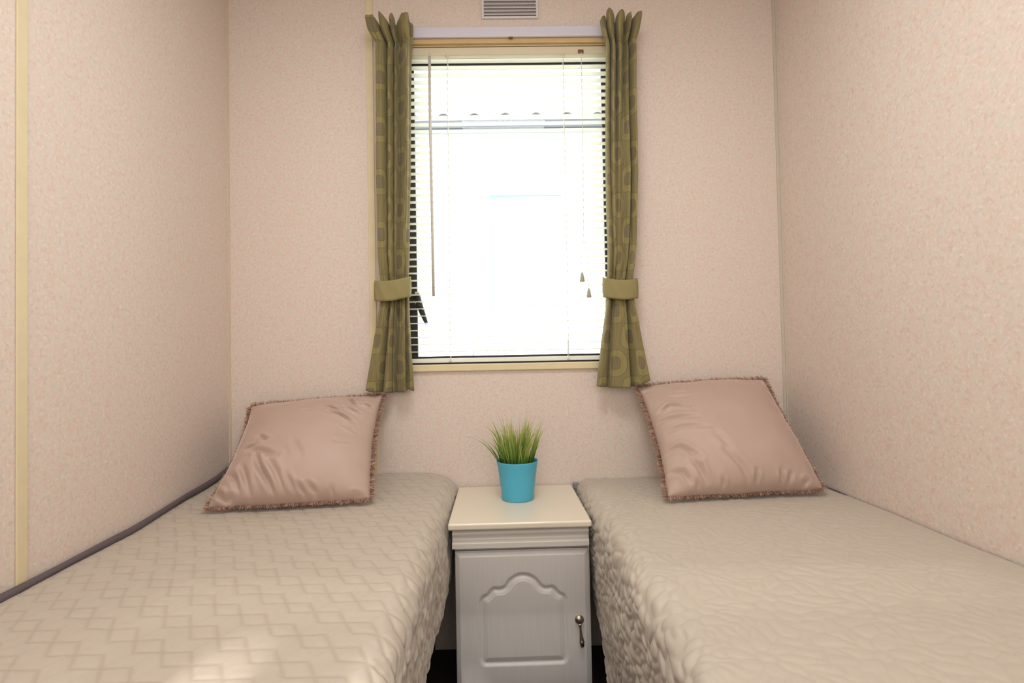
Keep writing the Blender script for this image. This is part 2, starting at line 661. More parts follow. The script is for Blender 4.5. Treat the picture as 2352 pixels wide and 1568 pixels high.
# tile-effect roof: humped sheet
per = .2237
xs = np.arange(NX0, NX1, per / 14)
ph = np.cos((xs - nx_(1.0036)) / per * 2 * np.pi)
hump = .030 * np.clip((ph - .35) / .65, 0, 1) ** .6
ys = np.array([1.92, 1.93, 2.2, 2.201, 2.5, 2.501, 2.8, 2.801, 3.3])
rows = []
for j, y in enumerate(ys):
    z = 2.7215 + (y - 1.92) * .28 + hump + (.012 if j in (3, 5, 7) else 0)
    rows.append(np.stack([xs, np.full_like(xs, y), z], -1))
V = np.stack(rows, 1)
Vb = V.copy()
Vb[..., 2] += .012
allv = np.concatenate([V.reshape(-1, 3), Vb.reshape(-1, 3)])
f1 = grid_faces(len(xs), len(ys))
f2 = grid_faces(len(xs), len(ys), True) + len(xs) * len(ys)
ny_ = len(ys)
fe = np.array([[i * ny_, (i + 1) * ny_, (i + 1) * ny_ + len(xs) * ny_, i * ny_ + len(xs) * ny_] for i in range(len(xs) - 1)])
ro = obj('tiled_roof', np_mesh('tiled_roof', allv, np.concatenate([f1, f2, fe]), smooth=False), M_NROOF, nb)
ro.matrix_parent_inverse = nb_inv
# its window
a0, a1, b0, b1 = nx_(.845), nx_(1.50), nz(1.44), nz(2.47)
M_NGLASS = plain('neighbour_window_glass', srgb(140, 188, 197), .2)
nwin = nbx('window', a0, a1, 1.985, 2.0, b0, b1, mat=M_NWALL)
nwin.data.materials[0] = M_NGLASS
for bb in ((a0 - .03, a0, 1.97, 2.0, b0 - .03, b1 + .03), (a1, a1 + .03, 1.97, 2.0, b0 - .03, b1 + .03), (a0, a1, 1.97, 2.0, b1, b1 + .03), (a0, a1, 1.97, 2.0, b0 - .03, b0)):
    o = box('window_frame', *bb, M_NWALL, nwin)
o = box('window_seal', a0, a0 + .012, 1.975, 1.985, b0, b0 + .62, plain('neighbour_seal', srgb(120, 130, 134), .5), nwin)
box('net_blind', a0 + .055, a1 - .01, 1.980, 1.985, b0 + .01, b1 - .04, M_NWALL, nwin)
# access hatch outline below the window, house-number plate
h0, h1, g0, g1 = nx_(.665), nx_(1.545), nz(.90), nz(1.13)
M_SEAM = plain('neighbour_seam', srgb(110, 112, 112), .6)
hat = boxes('hatch_seam', [(h0, h0 + .006, 1.994, 2.0, g0, g1), (h1 - .006, h1, 1.994, 2.0, g0, g1), (h0, h1, 1.994, 2.0, g1 - .003, g1)], M_SEAM, nb)
hat.matrix_parent_inverse = nb_inv

# ------------------------------------------------------------------ venetian blind
bl = thing('venetian_blind', 'cream venetian blind with open slats hanging in the window', 'blind', (.9865, .014, .99))
bl_inv = Matrix.Translation((-.9865, -.014, -.99))
BX0, BX1 = .6165, 1.3455


def blp(o):
    o.parent = bl
    o.matrix_parent_inverse = bl_inv
    return o


blp(box('headrail', BX0, BX1, .001, .027, 2.079, 2.106, M_HEADRAIL, bevel=.002))
blp(box('bottom_rail', BX0 + .002, BX1 - .002, .003, .025, .9905, 1.0055, M_SLAT, bevel=.004, seg=3))
# one slat mesh shared by all
ns, nl = 7, 2
tt = np.linspace(-1, 1, ns)
prof_y = tt * .0128
prof_z = .0022 * (1 - tt ** 2)
tilt = math.radians(3.5)
py = prof_y * math.cos(tilt) - 0 * prof_z
pz = prof_z - prof_y * math.sin(tilt)
sv = []
for x in (-(BX1 - BX0) / 2 + .003, (BX1 - BX0) / 2 - .003):
    for y, z in zip(py, pz):
        sv.append((x, y, z))
for x in (-(BX1 - BX0) / 2 + .003, (BX1 - BX0) / 2 - .003):
    for y, z in zip(py, pz):
        sv.append((x, y, z + .0005))
sf = np.concatenate([grid_faces(2, ns), grid_faces(2, ns, True) + 2 * ns,
                     np.array([[0, ns, 3 * ns, 2 * ns], [ns - 1, 3 * ns - 1, 4 * ns - 1, 2 * ns - 1]])])
slat_me = np_mesh('slat', sv, sf)
slat_me.materials.append(M_SLAT)
pitch = .02525
nslat = 42
for i in range(nslat):
    o = obj('slat', slat_me, None)
    o.location = ((BX0 + BX1) / 2 + (.0015 if i % 3 == 0 else 0), .014, 2.0635 - i * pitch)
    o.rotation_euler = (0, .0012 * math.sin(i * 1.3), 0)
    blp(o)
for x0, x1 in ((.7735, .767), (1.1845, 1.182)):
    for y in (-.0002, .0282):
        blp(obj('ladder_cord', tube_mesh('ladder_cord', [(x0, y, 2.079), (x1, y, 1.0)], .0010, 6), M_CORD))
    blp(obj('cord_clip', lathe_mesh('cord_clip', [(.004, -.006), (.006, -.002), (.006, .002), (.003, .006)], 10), M_HEADRAIL, loc=(x0, -.003, 2.072)))
    blp(obj('cord_button', lathe_mesh('cord_button', [(.004, -.003), (.006, 0), (.004, .003)], 10), M_HEADRAIL, loc=(x1, .0, .994)))
wd = blp(obj('tilt_wand', tube_mesh('tilt_wand', [(.7118, -.006, 2.070), (.7108, -.009, 1.9), (.7125, -.010, 1.5), (.7135, -.010, 1.222)], .0050, 8), plain('clear_grey_wand', srgb(205, 198, 192), .25)))
obj('wand_hook', tube_mesh('wand_hook', [(.7118, .001, 2.084), (.7118, -.006, 2.082), (.7118, -.008, 2.066)], .0022, 6), M_HEADRAIL, wd).matrix_parent_inverse = bl_inv
wd.children[0].matrix_parent_inverse = Matrix.Identity(4)
blp(box('cord_lock', 1.2375, 1.2575, -.004, .001, 2.079, 2.092, M_BROWNCLIP, bevel=.002))
lc = blp(obj('lift_cord', tube_mesh('lift_cord', [(1.2480, -.005, 2.082), (1.2475, -.008, 1.9), (1.2450, -.008, 1.6), (1.2425, -.008, 1.40)], .0011, 6), M_CORD))
for xe, ze in ((1.2342, 1.290), (1.2565, 1.234)):
    blp(obj('lift_cord', tube_mesh('lift_cord', [(1.2425, -.008, 1.405), ((1.2425 + xe) / 2, -.008, 1.38), (xe, -.008, 1.35), (xe, -.008, ze)], .0008, 6), M_CORD))
    blp(obj('tassel', lathe_mesh('tassel', [(.002, .016), (.005, .009), (.008, -.008), (.0095, -.016), (.0075, -.0175)], 12), M_TASSEL, loc=(xe, -.008, ze - .008)))

# ------------------------------------------------------------------ curtain rail
cr = thing('curtain_rail', 'white plastic curtain rail above the window', 'curtain rail', (.975, -.02, 2.145))
cr_inv = Matrix.Translation((-.975, .02, -2.145))
for nm, bx, mt in (('rail', (.525, 1.44, -.026, -.016, 2.1275, 2.163), M_RAIL), ('bracket', (.58, .60, -.016, 0, 2.136, 2.158), M_RAIL),
                   ('bracket', (1.375, 1.395, -.016, 0, 2.136, 2.158), M_RAIL), ('bracket', (.975, .995, -.016, 0, 2.136, 2.158), M_RAIL)):
    o = box(nm, *bx, mt, cr, bevel=.002)
    o.matrix_parent_inverse = cr_inv
o = box('glider', .992, 1.006, -.024, -.018, 2.1225, 2.1275, M_BROWNCLIP, cr)
o.matrix_parent_inverse = cr_inv


# ------------------------------------------------------------------ curtains
def make_curtain(label, prof, creases, seed, top, hem, tie):
    bx_ = (prof[0][1] + prof[0][2]) / 2
    root = thing('curtain', label, 'curtain', (bx_, -.055, .9), 'olive curtains at the window')
    inv = Matrix.Translation((-bx_, .055, -.9))
    zs_t = np.array([p_[0] for p_ in prof])[::-1]
    xl_t = np.array([p_[1] for p_ in prof])[::-1]
    xr_t = np.array([p_[2] for p_ in prof])[::-1]
    nu, nv = 300, 170
    u = np.linspace(0, 1, nu)
    vv = np.linspace(0, 1, nv)
    U, Vv = np.meshgrid(u, vv, indexing='ij')
    ztop = np.interp(U, [t_[0] for t_ in top], [t_[1] for t_ in top])
    zbot = np.interp(U, [h_[0] for h_ in hem], [h_[1] for h_ in hem])
    Z = ztop * (1 - Vv) + zbot * Vv
    xl = np.interp(Z, zs_t, xl_t)
    xr = np.interp(Z, zs_t, xr_t)
    X = xl + (xr - xl) * U
    lvl = [.88, 1.10, 1.24, 1.45, 1.8, 2.05, 2.095, 2.2]
    dep = np.zeros_like(U)
    for (ut, um, ub, dt, dm_, db, wd_) in creases:
        wob = .012 * smooth_noise(Z, Z * 0 + um * 9, seed + int(um * 100), .22)
        uc = np.interp(Z, [.9, 1.24, 1.5, 2.1], [ub, (ub + um) / 2, um, ut]) + wob
        dd_ = np.interp(Z, [.9, 1.15, 1.24, 1.35, 1.7, 2.05, 2.10, 2.18], [db, db * .9, db * .55, dm_ * .6, dm_, dt, dt, dt * .8])
        q_ = (U - uc) / (wd_ * np.interp(Z, [2.08, 2.12], [1, .6]))
        # sharp on one side, rolling on the other
        dep = np.maximum(dep, dd_ * np.where(q_ < 0, np.exp(-(np.abs(q_) * 1.0) ** 1.6), np.exp(-(np.abs(q_) / 1.9) ** 1.4)))
        # the fold next to the crease overlaps it a little
        X = X + .006 * np.exp(-(q_ / 1.2) ** 2) * np.sign(.5 - um)
    Y = -.084 + dep + .004 * smooth_noise(U * 3, Z, seed + 2, .3) + .0018 * smooth_noise(U * 2, Z, seed + 4, .05)
    # gathered neck sits back, heading tabs fan forward, waist is pulled in by the tie
    Y += .012 * np.exp(-((Z - 2.092) / .022) ** 2)
    Y -= np.clip((Z - 2.10) / .07, 0, 1) ** 1.5 * .010
    Y += .016 * np.exp(-((Z - 1.24) / .06) ** 2)
    edge = np.minimum(U, 1 - U)
    Y += .022 * np.clip(1 - edge / .05, 0, 1) ** 2
    Y = np.minimum(Y, -.030 - .002 * U)
    mid = nv // 3
    arc_ = np.concatenate([[0], np.cumsum(np.hypot(np.diff(X[:, mid]), np.diff(Y[:, mid]) * 1.2))])
    UV = np.stack([np.repeat(arc_[:, None], nv, 1) + seed * .037, Z], -1).reshape(-1, 2)
    me = np_mesh('fabric_panel', np.stack([X, Y, Z], -1).reshape(-1, 3), grid_faces(nu, nv), uv=UV)
    o = obj('fabric_panel', me, M_CURTAIN, root)
    o.matrix_parent_inverse = inv
    so = o.modifiers.new('thickness', 'SOLIDIFY')
    so.thickness = .0018
    so.offset = 0
    # tie back
    zc, hgt, tx0, tx1, slope = tie
    n = 64
    th = np.linspace(0, 2 * np.pi, n, endpoint=False)
    cxm, a = (tx0 + tx1) / 2, (tx1 - tx0) / 2
    ex = np.sign(np.cos(th)) * np.abs(np.cos(th)) ** .75 * a
    ey = np.sign(np.sin(th)) * np.abs(np.sin(th)) ** .75 * .032
    nh = 9
    pts = []
    uvs = []
    for i in range(n):
        for j in range(nh):
            t = j / (nh - 1)
            bul = 1 + .04 * math.sin(math.pi * t)
            sag = -.008 * math.cos(ex[i] / a * math.pi / 2) if ey[i] < 0 else .004
            wr = .0012 * math.sin(i * .9 + j * .7)
            pts.append((cxm + ex[i] * bul, -.060 + ey[i] * bul + wr, zc + (t - .5) * hgt + slope * ex[i] / a + sag))
            uvs.append((.012 + i / n * .22, .178 * 7.5 + (t - .5) * .03))
    tb = obj('tieback', np_mesh('tieback', pts, grid_faces(n, nh, True, True), uv=uvs), M_TIE, root)
    tb.matrix_parent_inverse = inv
    so = tb.modifiers.new('thickness', 'SOLIDIFY')
    so.thickness = .004
    so.offset = 0
    tb['label'] = 'plain olive fabric tieback band'
    return root


M_TIE = plain('olive_tieback_fabric', srgb(146, 135, 90), .75, bump=.2, bscale=500, var=.05)
profL = [(2.20, .503, .667), (2.165, .505, .665), (2.13, .512, .664), (2.09, .538, .659), (1.9, .537, .655), (1.63, .534, .650), (1.35, .536, .640), (1.29, .541, .634), (1.24, .543, .631), (1.19, .540, .635),
         (1.05, .515, .640), (.88, .484, .650)]
profR = [(2.20, 1.301, 1.450), (2.165, 1.303, 1.449), (2.13, 1.308, 1.443), (2.085, 1.326, 1.430), (1.9, 1.320, 1.424), (1.63, 1.314, 1.424), (1.35, 1.315, 1.410), (1.28, 1.313, 1.401), (1.23, 1.311, 1.398), (1.19, 1.308, 1.402),
         (1.05, 1.286, 1.425), (.88, 1.264, 1.457)]
make_curtain('olive curtain gathered on the window side nearest the left bed', profL,
             [(.24, .25, .30, .042, .040, .040, .045), (.45, .46, .52, .045, .036, .030, .045), (.64, .70, .62, .045, .046, .046, .075), (.97, .97, .88, .03, .02, .034, .03)], 3,
             [(0, 2.164), (.18, 2.166), (.24, 2.146), (.27, 2.176), (.31, 2.182), (.42, 2.158), (.455, 2.150), (.48, 2.160), (.60, 2.178), (.635, 2.172), (.65, 2.150), (.68, 2.158), (.80, 2.172), (.92, 2.170), (1, 2.148)],
             [(0, .907), (.12, .899), (.55, .893), (.86, .895), (.90, .905), (1, .898)], (1.2425, .068, .524, .641, .006))
make_curtain('olive curtain gathered on the window side nearest the right bed', profR,
             [(.12, .10, .14, .035, .026, .034, .035), (.34, .28, .145, .044, .016, .03, .05), (.58, .46, .5, .046, .020, .003, .08), (.78, .80, .64, .046, .036, .040, .032)], 11,
             [(0, 2.150), (.10, 2.160), (.125, 2.150), (.15, 2.174), (.20, 2.180), (.33, 2.168), (.345, 2.146), (.37, 2.160), (.52, 2.182), (.57, 2.180), (.585, 2.15), (.61, 2.170), (.72, 2.172), (.775, 2.148), (.80, 2.160), (.86, 2.166), (1, 2.168)],
             [(0, .902), (.15, .898), (.64, .893), (.66, .897), (1, .921)], (1.232, .066, 1.299, 1.412, -.002))

# ------------------------------------------------------------------ vent
ve = thing('wall_vent', 'white louvred plastic vent grille high above the window', 'vent', (.999, 0, 2.2045))
ve_inv = Matrix.Translation((-.999, 0, -2.2045))
VX0, VX1, VZ0, VZ1 = .8985, 1.099, 2.2035, 2.335
for bx in ((VX0, VX0 + .008, -.008, 0, VZ0, VZ1), (VX1 - .008, VX1, -.008, 0, VZ0, VZ1), (VX0 + .008, VX1 - .008, -.008, 0, VZ0, VZ0 + .008), (VX0 + .008, VX1 - .008, -.008, 0, VZ1 - .008, VZ1)):
    o = box('frame', *bx, M_VENT, ve, bevel=.0015)
    o.matrix_parent_inverse = ve_inv
o = box('backing', VX0 + .008, VX1 - .008, -.0008, 0, VZ0 + .008, VZ1 - .008, plain('vent_backing_grey', srgb(165, 158, 162), .6), ve)
o.matrix_parent_inverse = ve_inv
bm = bmesh.new()
box_bm(bm, VX0 + .008, VX1 - .008, -.0007, .0007, -.0055, .0055)
lm = bm_mesh('louvre', bm)
lm.materials.append(M_VENT)
for i in range(9):
    o = obj('louvre', lm, None, ve, (0, -.0045, VZ0 + .0165 + i * .0125))
    o.rotation_euler = (math.radians(-38), 0, 0)
    o.matrix_parent_inverse = ve_inv


# ------------------------------------------------------------------ beds
def tumbling(p, q, a=.042):
    rr = q / (a * math.sqrt(3) / 2)
    cc = p / a - rr / 2
    k = a * math.sqrt(3) / 2
    fi, fr = np.floor(cc), np.floor(rr)
    big = np.full_like(p, 1.0)
    rn = np.round(rr)
    m1 = np.mod(fi - rn, 3)
    d1 = np.where((m1 == 0) | (m1 == 2), np.abs(rr - rn) * k, big)
    cn = np.round(cc)
    m2 = np.mod(cn - fr, 3)
    d2 = np.where((m2 == 0) | (m2 == 1), np.abs(cc - cn) * k, big)
    s_ = cc + rr
    m3 = np.mod(fi - fr, 3)
    d3 = np.where(m3 != 0, np.abs(s_ - np.round(s_)) * k, big)
    return np.minimum(d1, d2), d3


def floral(p, q):
    r = np.random.default_rng(5)
    seeds = []
    g = .155
    for i in range(-1, 9):
        for j in range(-1, 14):
            cx = (i + .5 * (j % 2)) * g + r.uniform(-.02, .02)
            cy = j * g * .9 + r.uniform(-.02, .02)
            n1 = int(r.integers(6, 9))
            ph = r.uniform(0, 6.28)
            seeds.append((cx, cy, 0, 1, .010))
            for k in range(n1):
                t = ph + 2 * math.pi * k / n1
                seeds.append((cx + .034 * math.cos(t), cy + .034 * math.sin(t), t, 2.6, 0))
            n2 = n1 + 4
            for k in range(n2):
                t = ph + .3 + 2 * math.pi * k / n2
                rad = .072 + r.uniform(-.006, .010)
                seeds.append((cx + rad * math.cos(t), cy + rad * math.sin(t), t + r.uniform(-.9, .9), 2.8, 0))
    S = np.array(seeds)
    out = np.empty(p.size)
    P = np.stack([p.ravel(), q.ravel()], -1)
    # bucketed nearest search
    cell = .08
    key = np.floor(P / cell).astype(int)
    order = np.lexsort((key[:, 1], key[:, 0]))
    ks = key[order]
    chg = np.flatnonzero(np.any(np.diff(ks, axis=0) != 0, axis=1)) + 1
    for idx in np.split(order, chg):
        ctr = (key[idx[0]] + .5) * cell
        near = S[(np.abs(S[:, 0] - ctr[0]) < cell * .5 + .075) & (np.abs(S[:, 1] - ctr[1]) < cell * .5 + .075)]
        if len(near) < 2:
            out[idx] = .01
            continue
        d = P[idx][:, None, :] - near[None, :, :2]
        ca, sa = np.cos(near[:, 2]), np.sin(near[:, 2])
        al = d[..., 0] * ca + d[..., 1] * sa
        ac = -d[..., 0] * sa + d[..., 1] * ca
        D = np.sqrt((al / near[:, 3] ** .5) ** 2 + (ac * near[:, 3] ** .5) ** 2)
        D.partition(1, axis=1)
        out[idx] = D[:, 1] - D[:, 0]
    return out.reshape(p.shape)


def make_bed(label, left):
    wallx = 0.0 if left else W
    sgn = 1 if left else -1
    inner = .785 if left else 1.197
    width = abs(inner - wallx)
    root = thing('single_bed', label, 'bed', (wallx + sgn * width / 2, -.95, 0), 'twin beds')
    inv = Matrix.Translation((-(wallx + sgn * width / 2), .95, 0))
    r = .05
    L_flat = width - .006 - r
    arc = r * math.pi / 2
    step = .0034
    Lside = .26 if left else .50
    s = np.arange(0, L_flat + arc + Lside, step)
    t_flat = 1.86
    t = np.concatenate([np.arange(.003, 1.30, step), np.arange(1.30, t_flat + .3, .012)])
    S, Tt = np.meshgrid(s, t, indexing='ij')
    # hem length varies along the bed
    if left:
        hem = .232 - .006 + .012 * np.sin(Tt * 5) + .02 * np.clip((Tt - .3) / 1.2, 0, 1)
    else:
        hem = np.interp(Tt, [0, .3, .5, .7, 1.9], [.27, .31, .40, .43, .43]) + .006 * np.sin(Tt * 23)
    side = np.clip(S - L_flat - arc, 0, None)
    side = side / side.max() * (hem - r)
    ang = np.clip((S - L_flat) / r, 0, math.pi / 2)
    xo = .006 + np.minimum(S, L_flat) + r * np.sin(ang)
    drop = r * (1 - np.cos(ang)) + side
    # the drape bulges slightly and tucks back at the hem
    calm = 1.0 if left else np.clip((Tt - .36) / .12, .15, 1)
    xo = xo + calm * (.004 * np.sin(np.clip(side / .25, 0, 1) * math.pi) + .006 * smooth_noise(Tt, side, 3 if left else 4, .16) * np.clip(side / .1, 0, 1)) - .010 * np.clip(side / .3, 0, 1) ** 2
    if not left:
        xo = xo - .035 * np.clip((side - .12) / .3, 0, 1) * np.clip(1 - Tt / .5, 0, 1)
    Y = -np.minimum(Tt, t_flat)
    dropt = np.clip(Tt - t_flat, 0, None)
    if left:
        zw = np.interp(-Y, [0, .04, .1, .27, .49, .84, 2], [.640, .630, .619, .606, .583, .572, .570])
        zm = .590 + .018 * np.exp(-(Y / .16) ** 2) + .003 * smooth_noise(S, Tt, 21, .3)
        Zt = zm + (zw - zm) * np.exp(-(xo / .075))
        # softer head-end corner beside the nightstand
        Zt -= .020 * np.exp(-((xo - width) / .07) ** 2) * np.exp(-(Y / .08) ** 2)
    else:
        zw = np.interp(-Y, [0, .22, .5, .7, .84, 2], [.578, .586, .591, .589, .592, .590])
        zm = .591 - .014 * np.exp(-(Y / .16) ** 2) + .003 * smooth_noise(S, Tt, 22, .3)
        Zt = zm + (zw - zm) * np.exp(-(xo / .1))
    Z = Zt - drop - dropt
    X = wallx + sgn * xo
    P = np.stack([X, Y, Z], -1)
    du = np.gradient(P, axis=0)
    dv = np.gradient(P, axis=1)
    N = np.cross(du, dv)
    N /= np.linalg.norm(N, axis=-1, keepdims=True) + 1e-9
    flat = slice(0, 10)
    if N[len(s) // 3, len(t) // 3, 2] < 0:
        N = -N
    if left:
        pS = S + .012 * smooth_noise(S, Tt, 8, .4)
        dA, d3 = tumbling(pS, Tt + .01 * smooth_noise(S, Tt, 9, .35))
        h = .0017 * (1 - np.exp(-(dA / .0055) ** 2)) - .0003 * np.exp(-(d3 / .004) ** 2)
        h += .0008 * smooth_noise(S, Tt, 31, .035) + .0006 * smooth_noise(S, Tt, 32, .012)
        sideamp = np.clip((S - L_flat + .02) / .06, 0, 1)
        h *= 1 + .9 * sideamp
        h += .0025 * smooth_noise(S, Tt, 33, .03) * sideamp
        stitch = np.exp(-(dA / .0024) ** 2) + .15 * np.exp(-(d3 / .0024) ** 2)
    else:
        e = floral(S + .008 * smooth_noise(S, Tt, 41, .05), Tt + .008 * smooth_noise(S, Tt, 42, .05))
        h = .0036 * (1 - np.exp(-(e / .012) ** 1.4)) + .0012 * smooth_noise(S, Tt, 43, .03)
        sideamp = np.clip((S - L_flat + .03) / .08, 0, 1)
        h *= (.55 + .15 * np.clip(Tt / 1.0, 0, 1)) + .7 * sideamp
        h += .002 * smooth_noise(S, Tt * .5, 44, .022) * sideamp
        stitch = np.exp(-(e / .003) ** 2)
    h *= np.clip(S / .03, 0, 1)
    P = P + N * h[..., None]
    me = np_mesh('bedspread', P.reshape(-1, 3), grid_faces(len(s), len(t), flip=left))
    at = me.attributes.new('stitch', 'FLOAT', 'POINT')
    at.data.foreach_set('value', np.clip(stitch, 0, 1).astype(np.float32).ravel())
    o = obj('bedspread', me, M_SPREAD_A if left else M_SPREAD_B, root)
    o.matrix_parent_inverse = inv
    o['label'] = 'beige bedspread quilted in a stepped block pattern' if left else 'beige bedspread quilted with a swirling petal pattern'
    xa, xb = sorted((wallx + sgn * .012, inner - sgn * .045))
    o = box('mattress', xa, xb, -1.84, -.012, .35, .548, M_MATTRESS, root, bevel=.02)
    o.matrix_parent_inverse = inv
    xa, xb = sorted((wallx + sgn * .004, inner - sgn * .085))
    o = box('bed_base', xa, xb, -1.83, -.004, 0, .348, M_BEDBASE, root, bevel=.004)
    o.matrix_parent_inverse = inv
    if left:
        zt = [(0.006, .655), (.04, .642), (.1, .629), (.18, .620), (.27, .615), (.38, .603), (.49, .591), (.66, .587), (.84, .580), (1.1, .578), (1.4, .577), (1.85, .577)]
        ys_ = np.linspace(.006, 1.85, 60)
        zz = np.interp(ys_, [a for a, b in zt], [b for a, b in zt])
        rads = .0068 + .0022 * np.sin(ys_ * 9) ** 2
        o = obj('padded_edge_roll', tube_mesh('padded_edge_roll', [(.0095, -y, z) for y, z in zip(ys_, zz)], list(rads), 12), M_DARKRAIL, root)
        o.matrix_parent_inverse = inv
        o['label'] = 'dark grey padded roll along the wall edge'
    else:
        o = box('frame_bracket', 1.186, 1.206, -.016, -.002, .545, .566, M_GREYPL, root, bevel=.003)
        o.matrix_parent_inverse = inv
        o = obj('padded_edge_roll', tube_mesh('padded_edge_roll', [(W - .006, -y, .583 + .002 * math.sin(y * 6)) for y in np.linspace(.02, .32, 12)], .0055, 8), M_DARKRAIL, root)
        o.matrix_parent_inverse = inv
    return root


make_bed('single bed by the yellow-striped wall with block-quilted beige bedspread', True)
make_bed('single bed by the plain right wall with petal-quilted beige bedspread', False)


# ------------------------------------------------------------------ cushions
def make_cushion(label, corners, quad, creases, seed, front_t=.100, pinch=(.03, .03, .03, .03)):
    TL, TR, BR, BL = [np.array(c) for c in corners]
    cen = (TL + TR + BR + BL) / 4
    base = (BL + BR) / 2
    root = thing('cushion', label, 'cushion', tuple(base), 'velvet cushions')
    inv = Matrix.Translation(tuple(-base))
    nrm = np.cross(TR - TL, BL - TL)
    nrm /= np.linalg.norm(nrm)
    if nrm[1] > 0:
        nrm = -nrm
    N = 121
    a = np.linspace(0, 1, N)
    U, Vv = np.meshgrid(a, a, indexing='ij')         # U right, V down
    # pinch the sides inwards
    pt, pr, pb, pl = pinch
    bu, bv = 4 * U * (1 - U), 4 * Vv * (1 - Vv)
    Un = U + bv * (pl * (1 - U) - pr * U)
    Vn = Vv + bu * (pt * (1 - Vv) - pb * Vv)
    Un = Un + .004 * smooth_noise(Vv, U * 0 + .3, seed, .09) * np.abs(2 * U - 1)
    Vn = Vn + .004 * smooth_noise(U, Vv * 0 + .7, seed + 1, .09) * np.abs(2 * Vv - 1)

    def bil(u_, v_):
        return ((1 - u_) * (1 - v_))[..., None] * TL + (u_ * (1 - v_))[..., None] * TR + (u_ * v_)[..., None] * BR + ((1 - u_) * v_)[..., None] * BL
    P0 = bil(Un, Vn)
    prof = np.clip(bu, 0, 1) ** .5 * np.clip(bv, 0, 1) ** np.where(Vv > .5, .40, .60)
    prof = prof * (1 + .45 * (Vv - .5))
    Pf = P0 + nrm * (front_t * prof)[..., None]
    # creases
    (qTL, qTR, qBR, qBL) = [np.array(q_, float) for q_ in quad]

    def inv_bil(x, y):
        u_, v_ = .5, .5
        for _ in range(12):
            p_ = (1 - u_) * (1 - v_) * qTL + u_ * (1 - v_) * qTR + u_ * v_ * qBR + (1 - u_) * v_ * qBL
            J = np.stack([(1 - v_) * (qTR - qTL) + v_ * (qBR - qBL), (1 - u_) * (qBL - qTL) + u_ * (qBR - qTR)], 1)
            d = np.linalg.solve(J, np.array([x, y]) - p_)
            u_, v_ = u_ + d[0], v_ + d[1]
        return u_, v_
    h = np.zeros_like(U)
    for cr_pts, amp, wid in creases:
        q_ = [inv_bil(*c_) for c_ in cr_pts]
        q_ = [(a_, min(b_ + .075 * min(1, max(0, b_ * 2.2)), .992)) for a_, b_ in q_]
        best, bs = np.full_like(U, 9.0), np.zeros_like(U)
        for k in range(len(q_) - 1):
            (u0, v0), (u1, v1) = q_[k], q_[k + 1]
            dx, dy = u1 - u0, v1 - v0
            L2 = dx * dx + dy * dy
            s_ = ((U - u0) * dx + (Vv - v0) * dy) / L2
            sc = np.clip(s_, 0, 1)
            dd = np.hypot(U - u0 - sc * dx, Vv - v0 - sc * dy)
            bs = np.where(dd < best, (k + sc) / (len(q_) - 1), bs)
            best = np.minimum(best, dd)
        tp = .25 + .75 * np.sin(np.pi * np.clip(bs, .02, .98))
        h -= 2.2 * amp * np.exp(-(best / wid) ** 2) * tp
        h += amp * 1.0 * np.exp(-((best - wid * 2.1) / (wid * 1.1)) ** 2) * tp
    h += .0016 * smooth_noise(U * .45, Vv * .45, seed + 5, .06)
    edge = np.minimum(np.minimum(U, 1 - U), np.minimum(Vv, 1 - Vv))
    # gathers running in from the seam
    gu = smooth_noise(U * .45, Vv * 0, seed + 6, .014) * np.exp(-np.minimum(Vv, 1 - Vv) / .05)
    gv = smooth_noise(Vv * .45, U * 0, seed + 7, .014) * np.exp(-np.minimum(U, 1 - U) / .05)
    h += .0022 * (gu + gv)
    h *= np.clip(edge / .02, 0, 1)
    Pf = Pf + nrm * h[..., None]
    Pk = P0 - nrm * (.045 * prof)[..., None]
    v = np.concatenate([Pf.reshape(-1, 3), Pk.reshape(-1, 3)])
    f = np.concatenate([grid_faces(N, N, True), grid_faces(N, N) + N * N])
    bm_me = np_mesh('cover', v, f)
    bm = bmesh.new()
    bm.from_mesh(bm_me)
    bmesh.ops.remove_doubles(bm, verts=bm.verts, dist=1e-5)
    bmesh.ops.recalc_face_normals(bm, faces=bm.faces)
    bm.to_mesh(bm_me)
    bm.free()
    for p_ in bm_me.polygons:
        p_.use_smooth = True
    o = obj('cover', bm_me, M_VELVET, root)
    o.matrix_parent_inverse = inv
    # fringe
    per_pts = np.concatenate([P0[:, 0], P0[-1, 1:], P0[::-1, -1][1:], P0[0, ::-1][1:-1]])
    cxyz = P0.reshape(-1, 3).mean(0)
    n = len(per_pts)
    seg = np.linalg.norm(np.roll(per_pts, -1, 0) - per_pts, axis=1)
    cum = np.concatenate([[0], np.cumsum(seg)])
    tot = cum[-1]
    closed = np.concatenate([per_pts, per_pts[:1]])
    R = np.random.default_rng(seed)
    V_, F_, tone = [], [], []
    M = 4600
    ss = np.sort(R.uniform(0, tot, M))
    for s0 in ss:
        p_ = np.array([np.interp(s0, cum, closed[:, k]) for k in range(3)])
        p2 = np.array([np.interp((s0 + .01) % tot, cum, closed[:, k]) for k in range(3)])
        tg = p2 - p_
        tg /= np.linalg.norm(tg) + 1e-9
        out = np.cross(tg, nrm)
        if out @ (p_ - cxyz) < 0:
            out = -out
        clump = math.sin(s0 * 260) * .5 + math.sin(s0 * 97 + seed) * .5
        dirv = out + nrm * R.uniform(-.55, .55) + tg * (R.uniform(-.35, .35) + .25 * clump)
        dirv /= np.linalg.norm(dirv)
        ln = (.0155 if out[2] > -.3 else .0095) * R.uniform(.75, 1.15) * (1 + .12 * clump)
        wv = tg * R.uniform(-1, 1) + nrm * R.uniform(-1, 1)
        wv -= dirv * (wv @ dirv)
        wv *= .0010 / (np.linalg.norm(wv) + 1e-9)
        i0 = len(V_)
        st = p_ - out * .002 + nrm * R.uniform(-.004, .004)
        tip = st + dirv * ln
        tip[2] = max(tip[2], .5965)
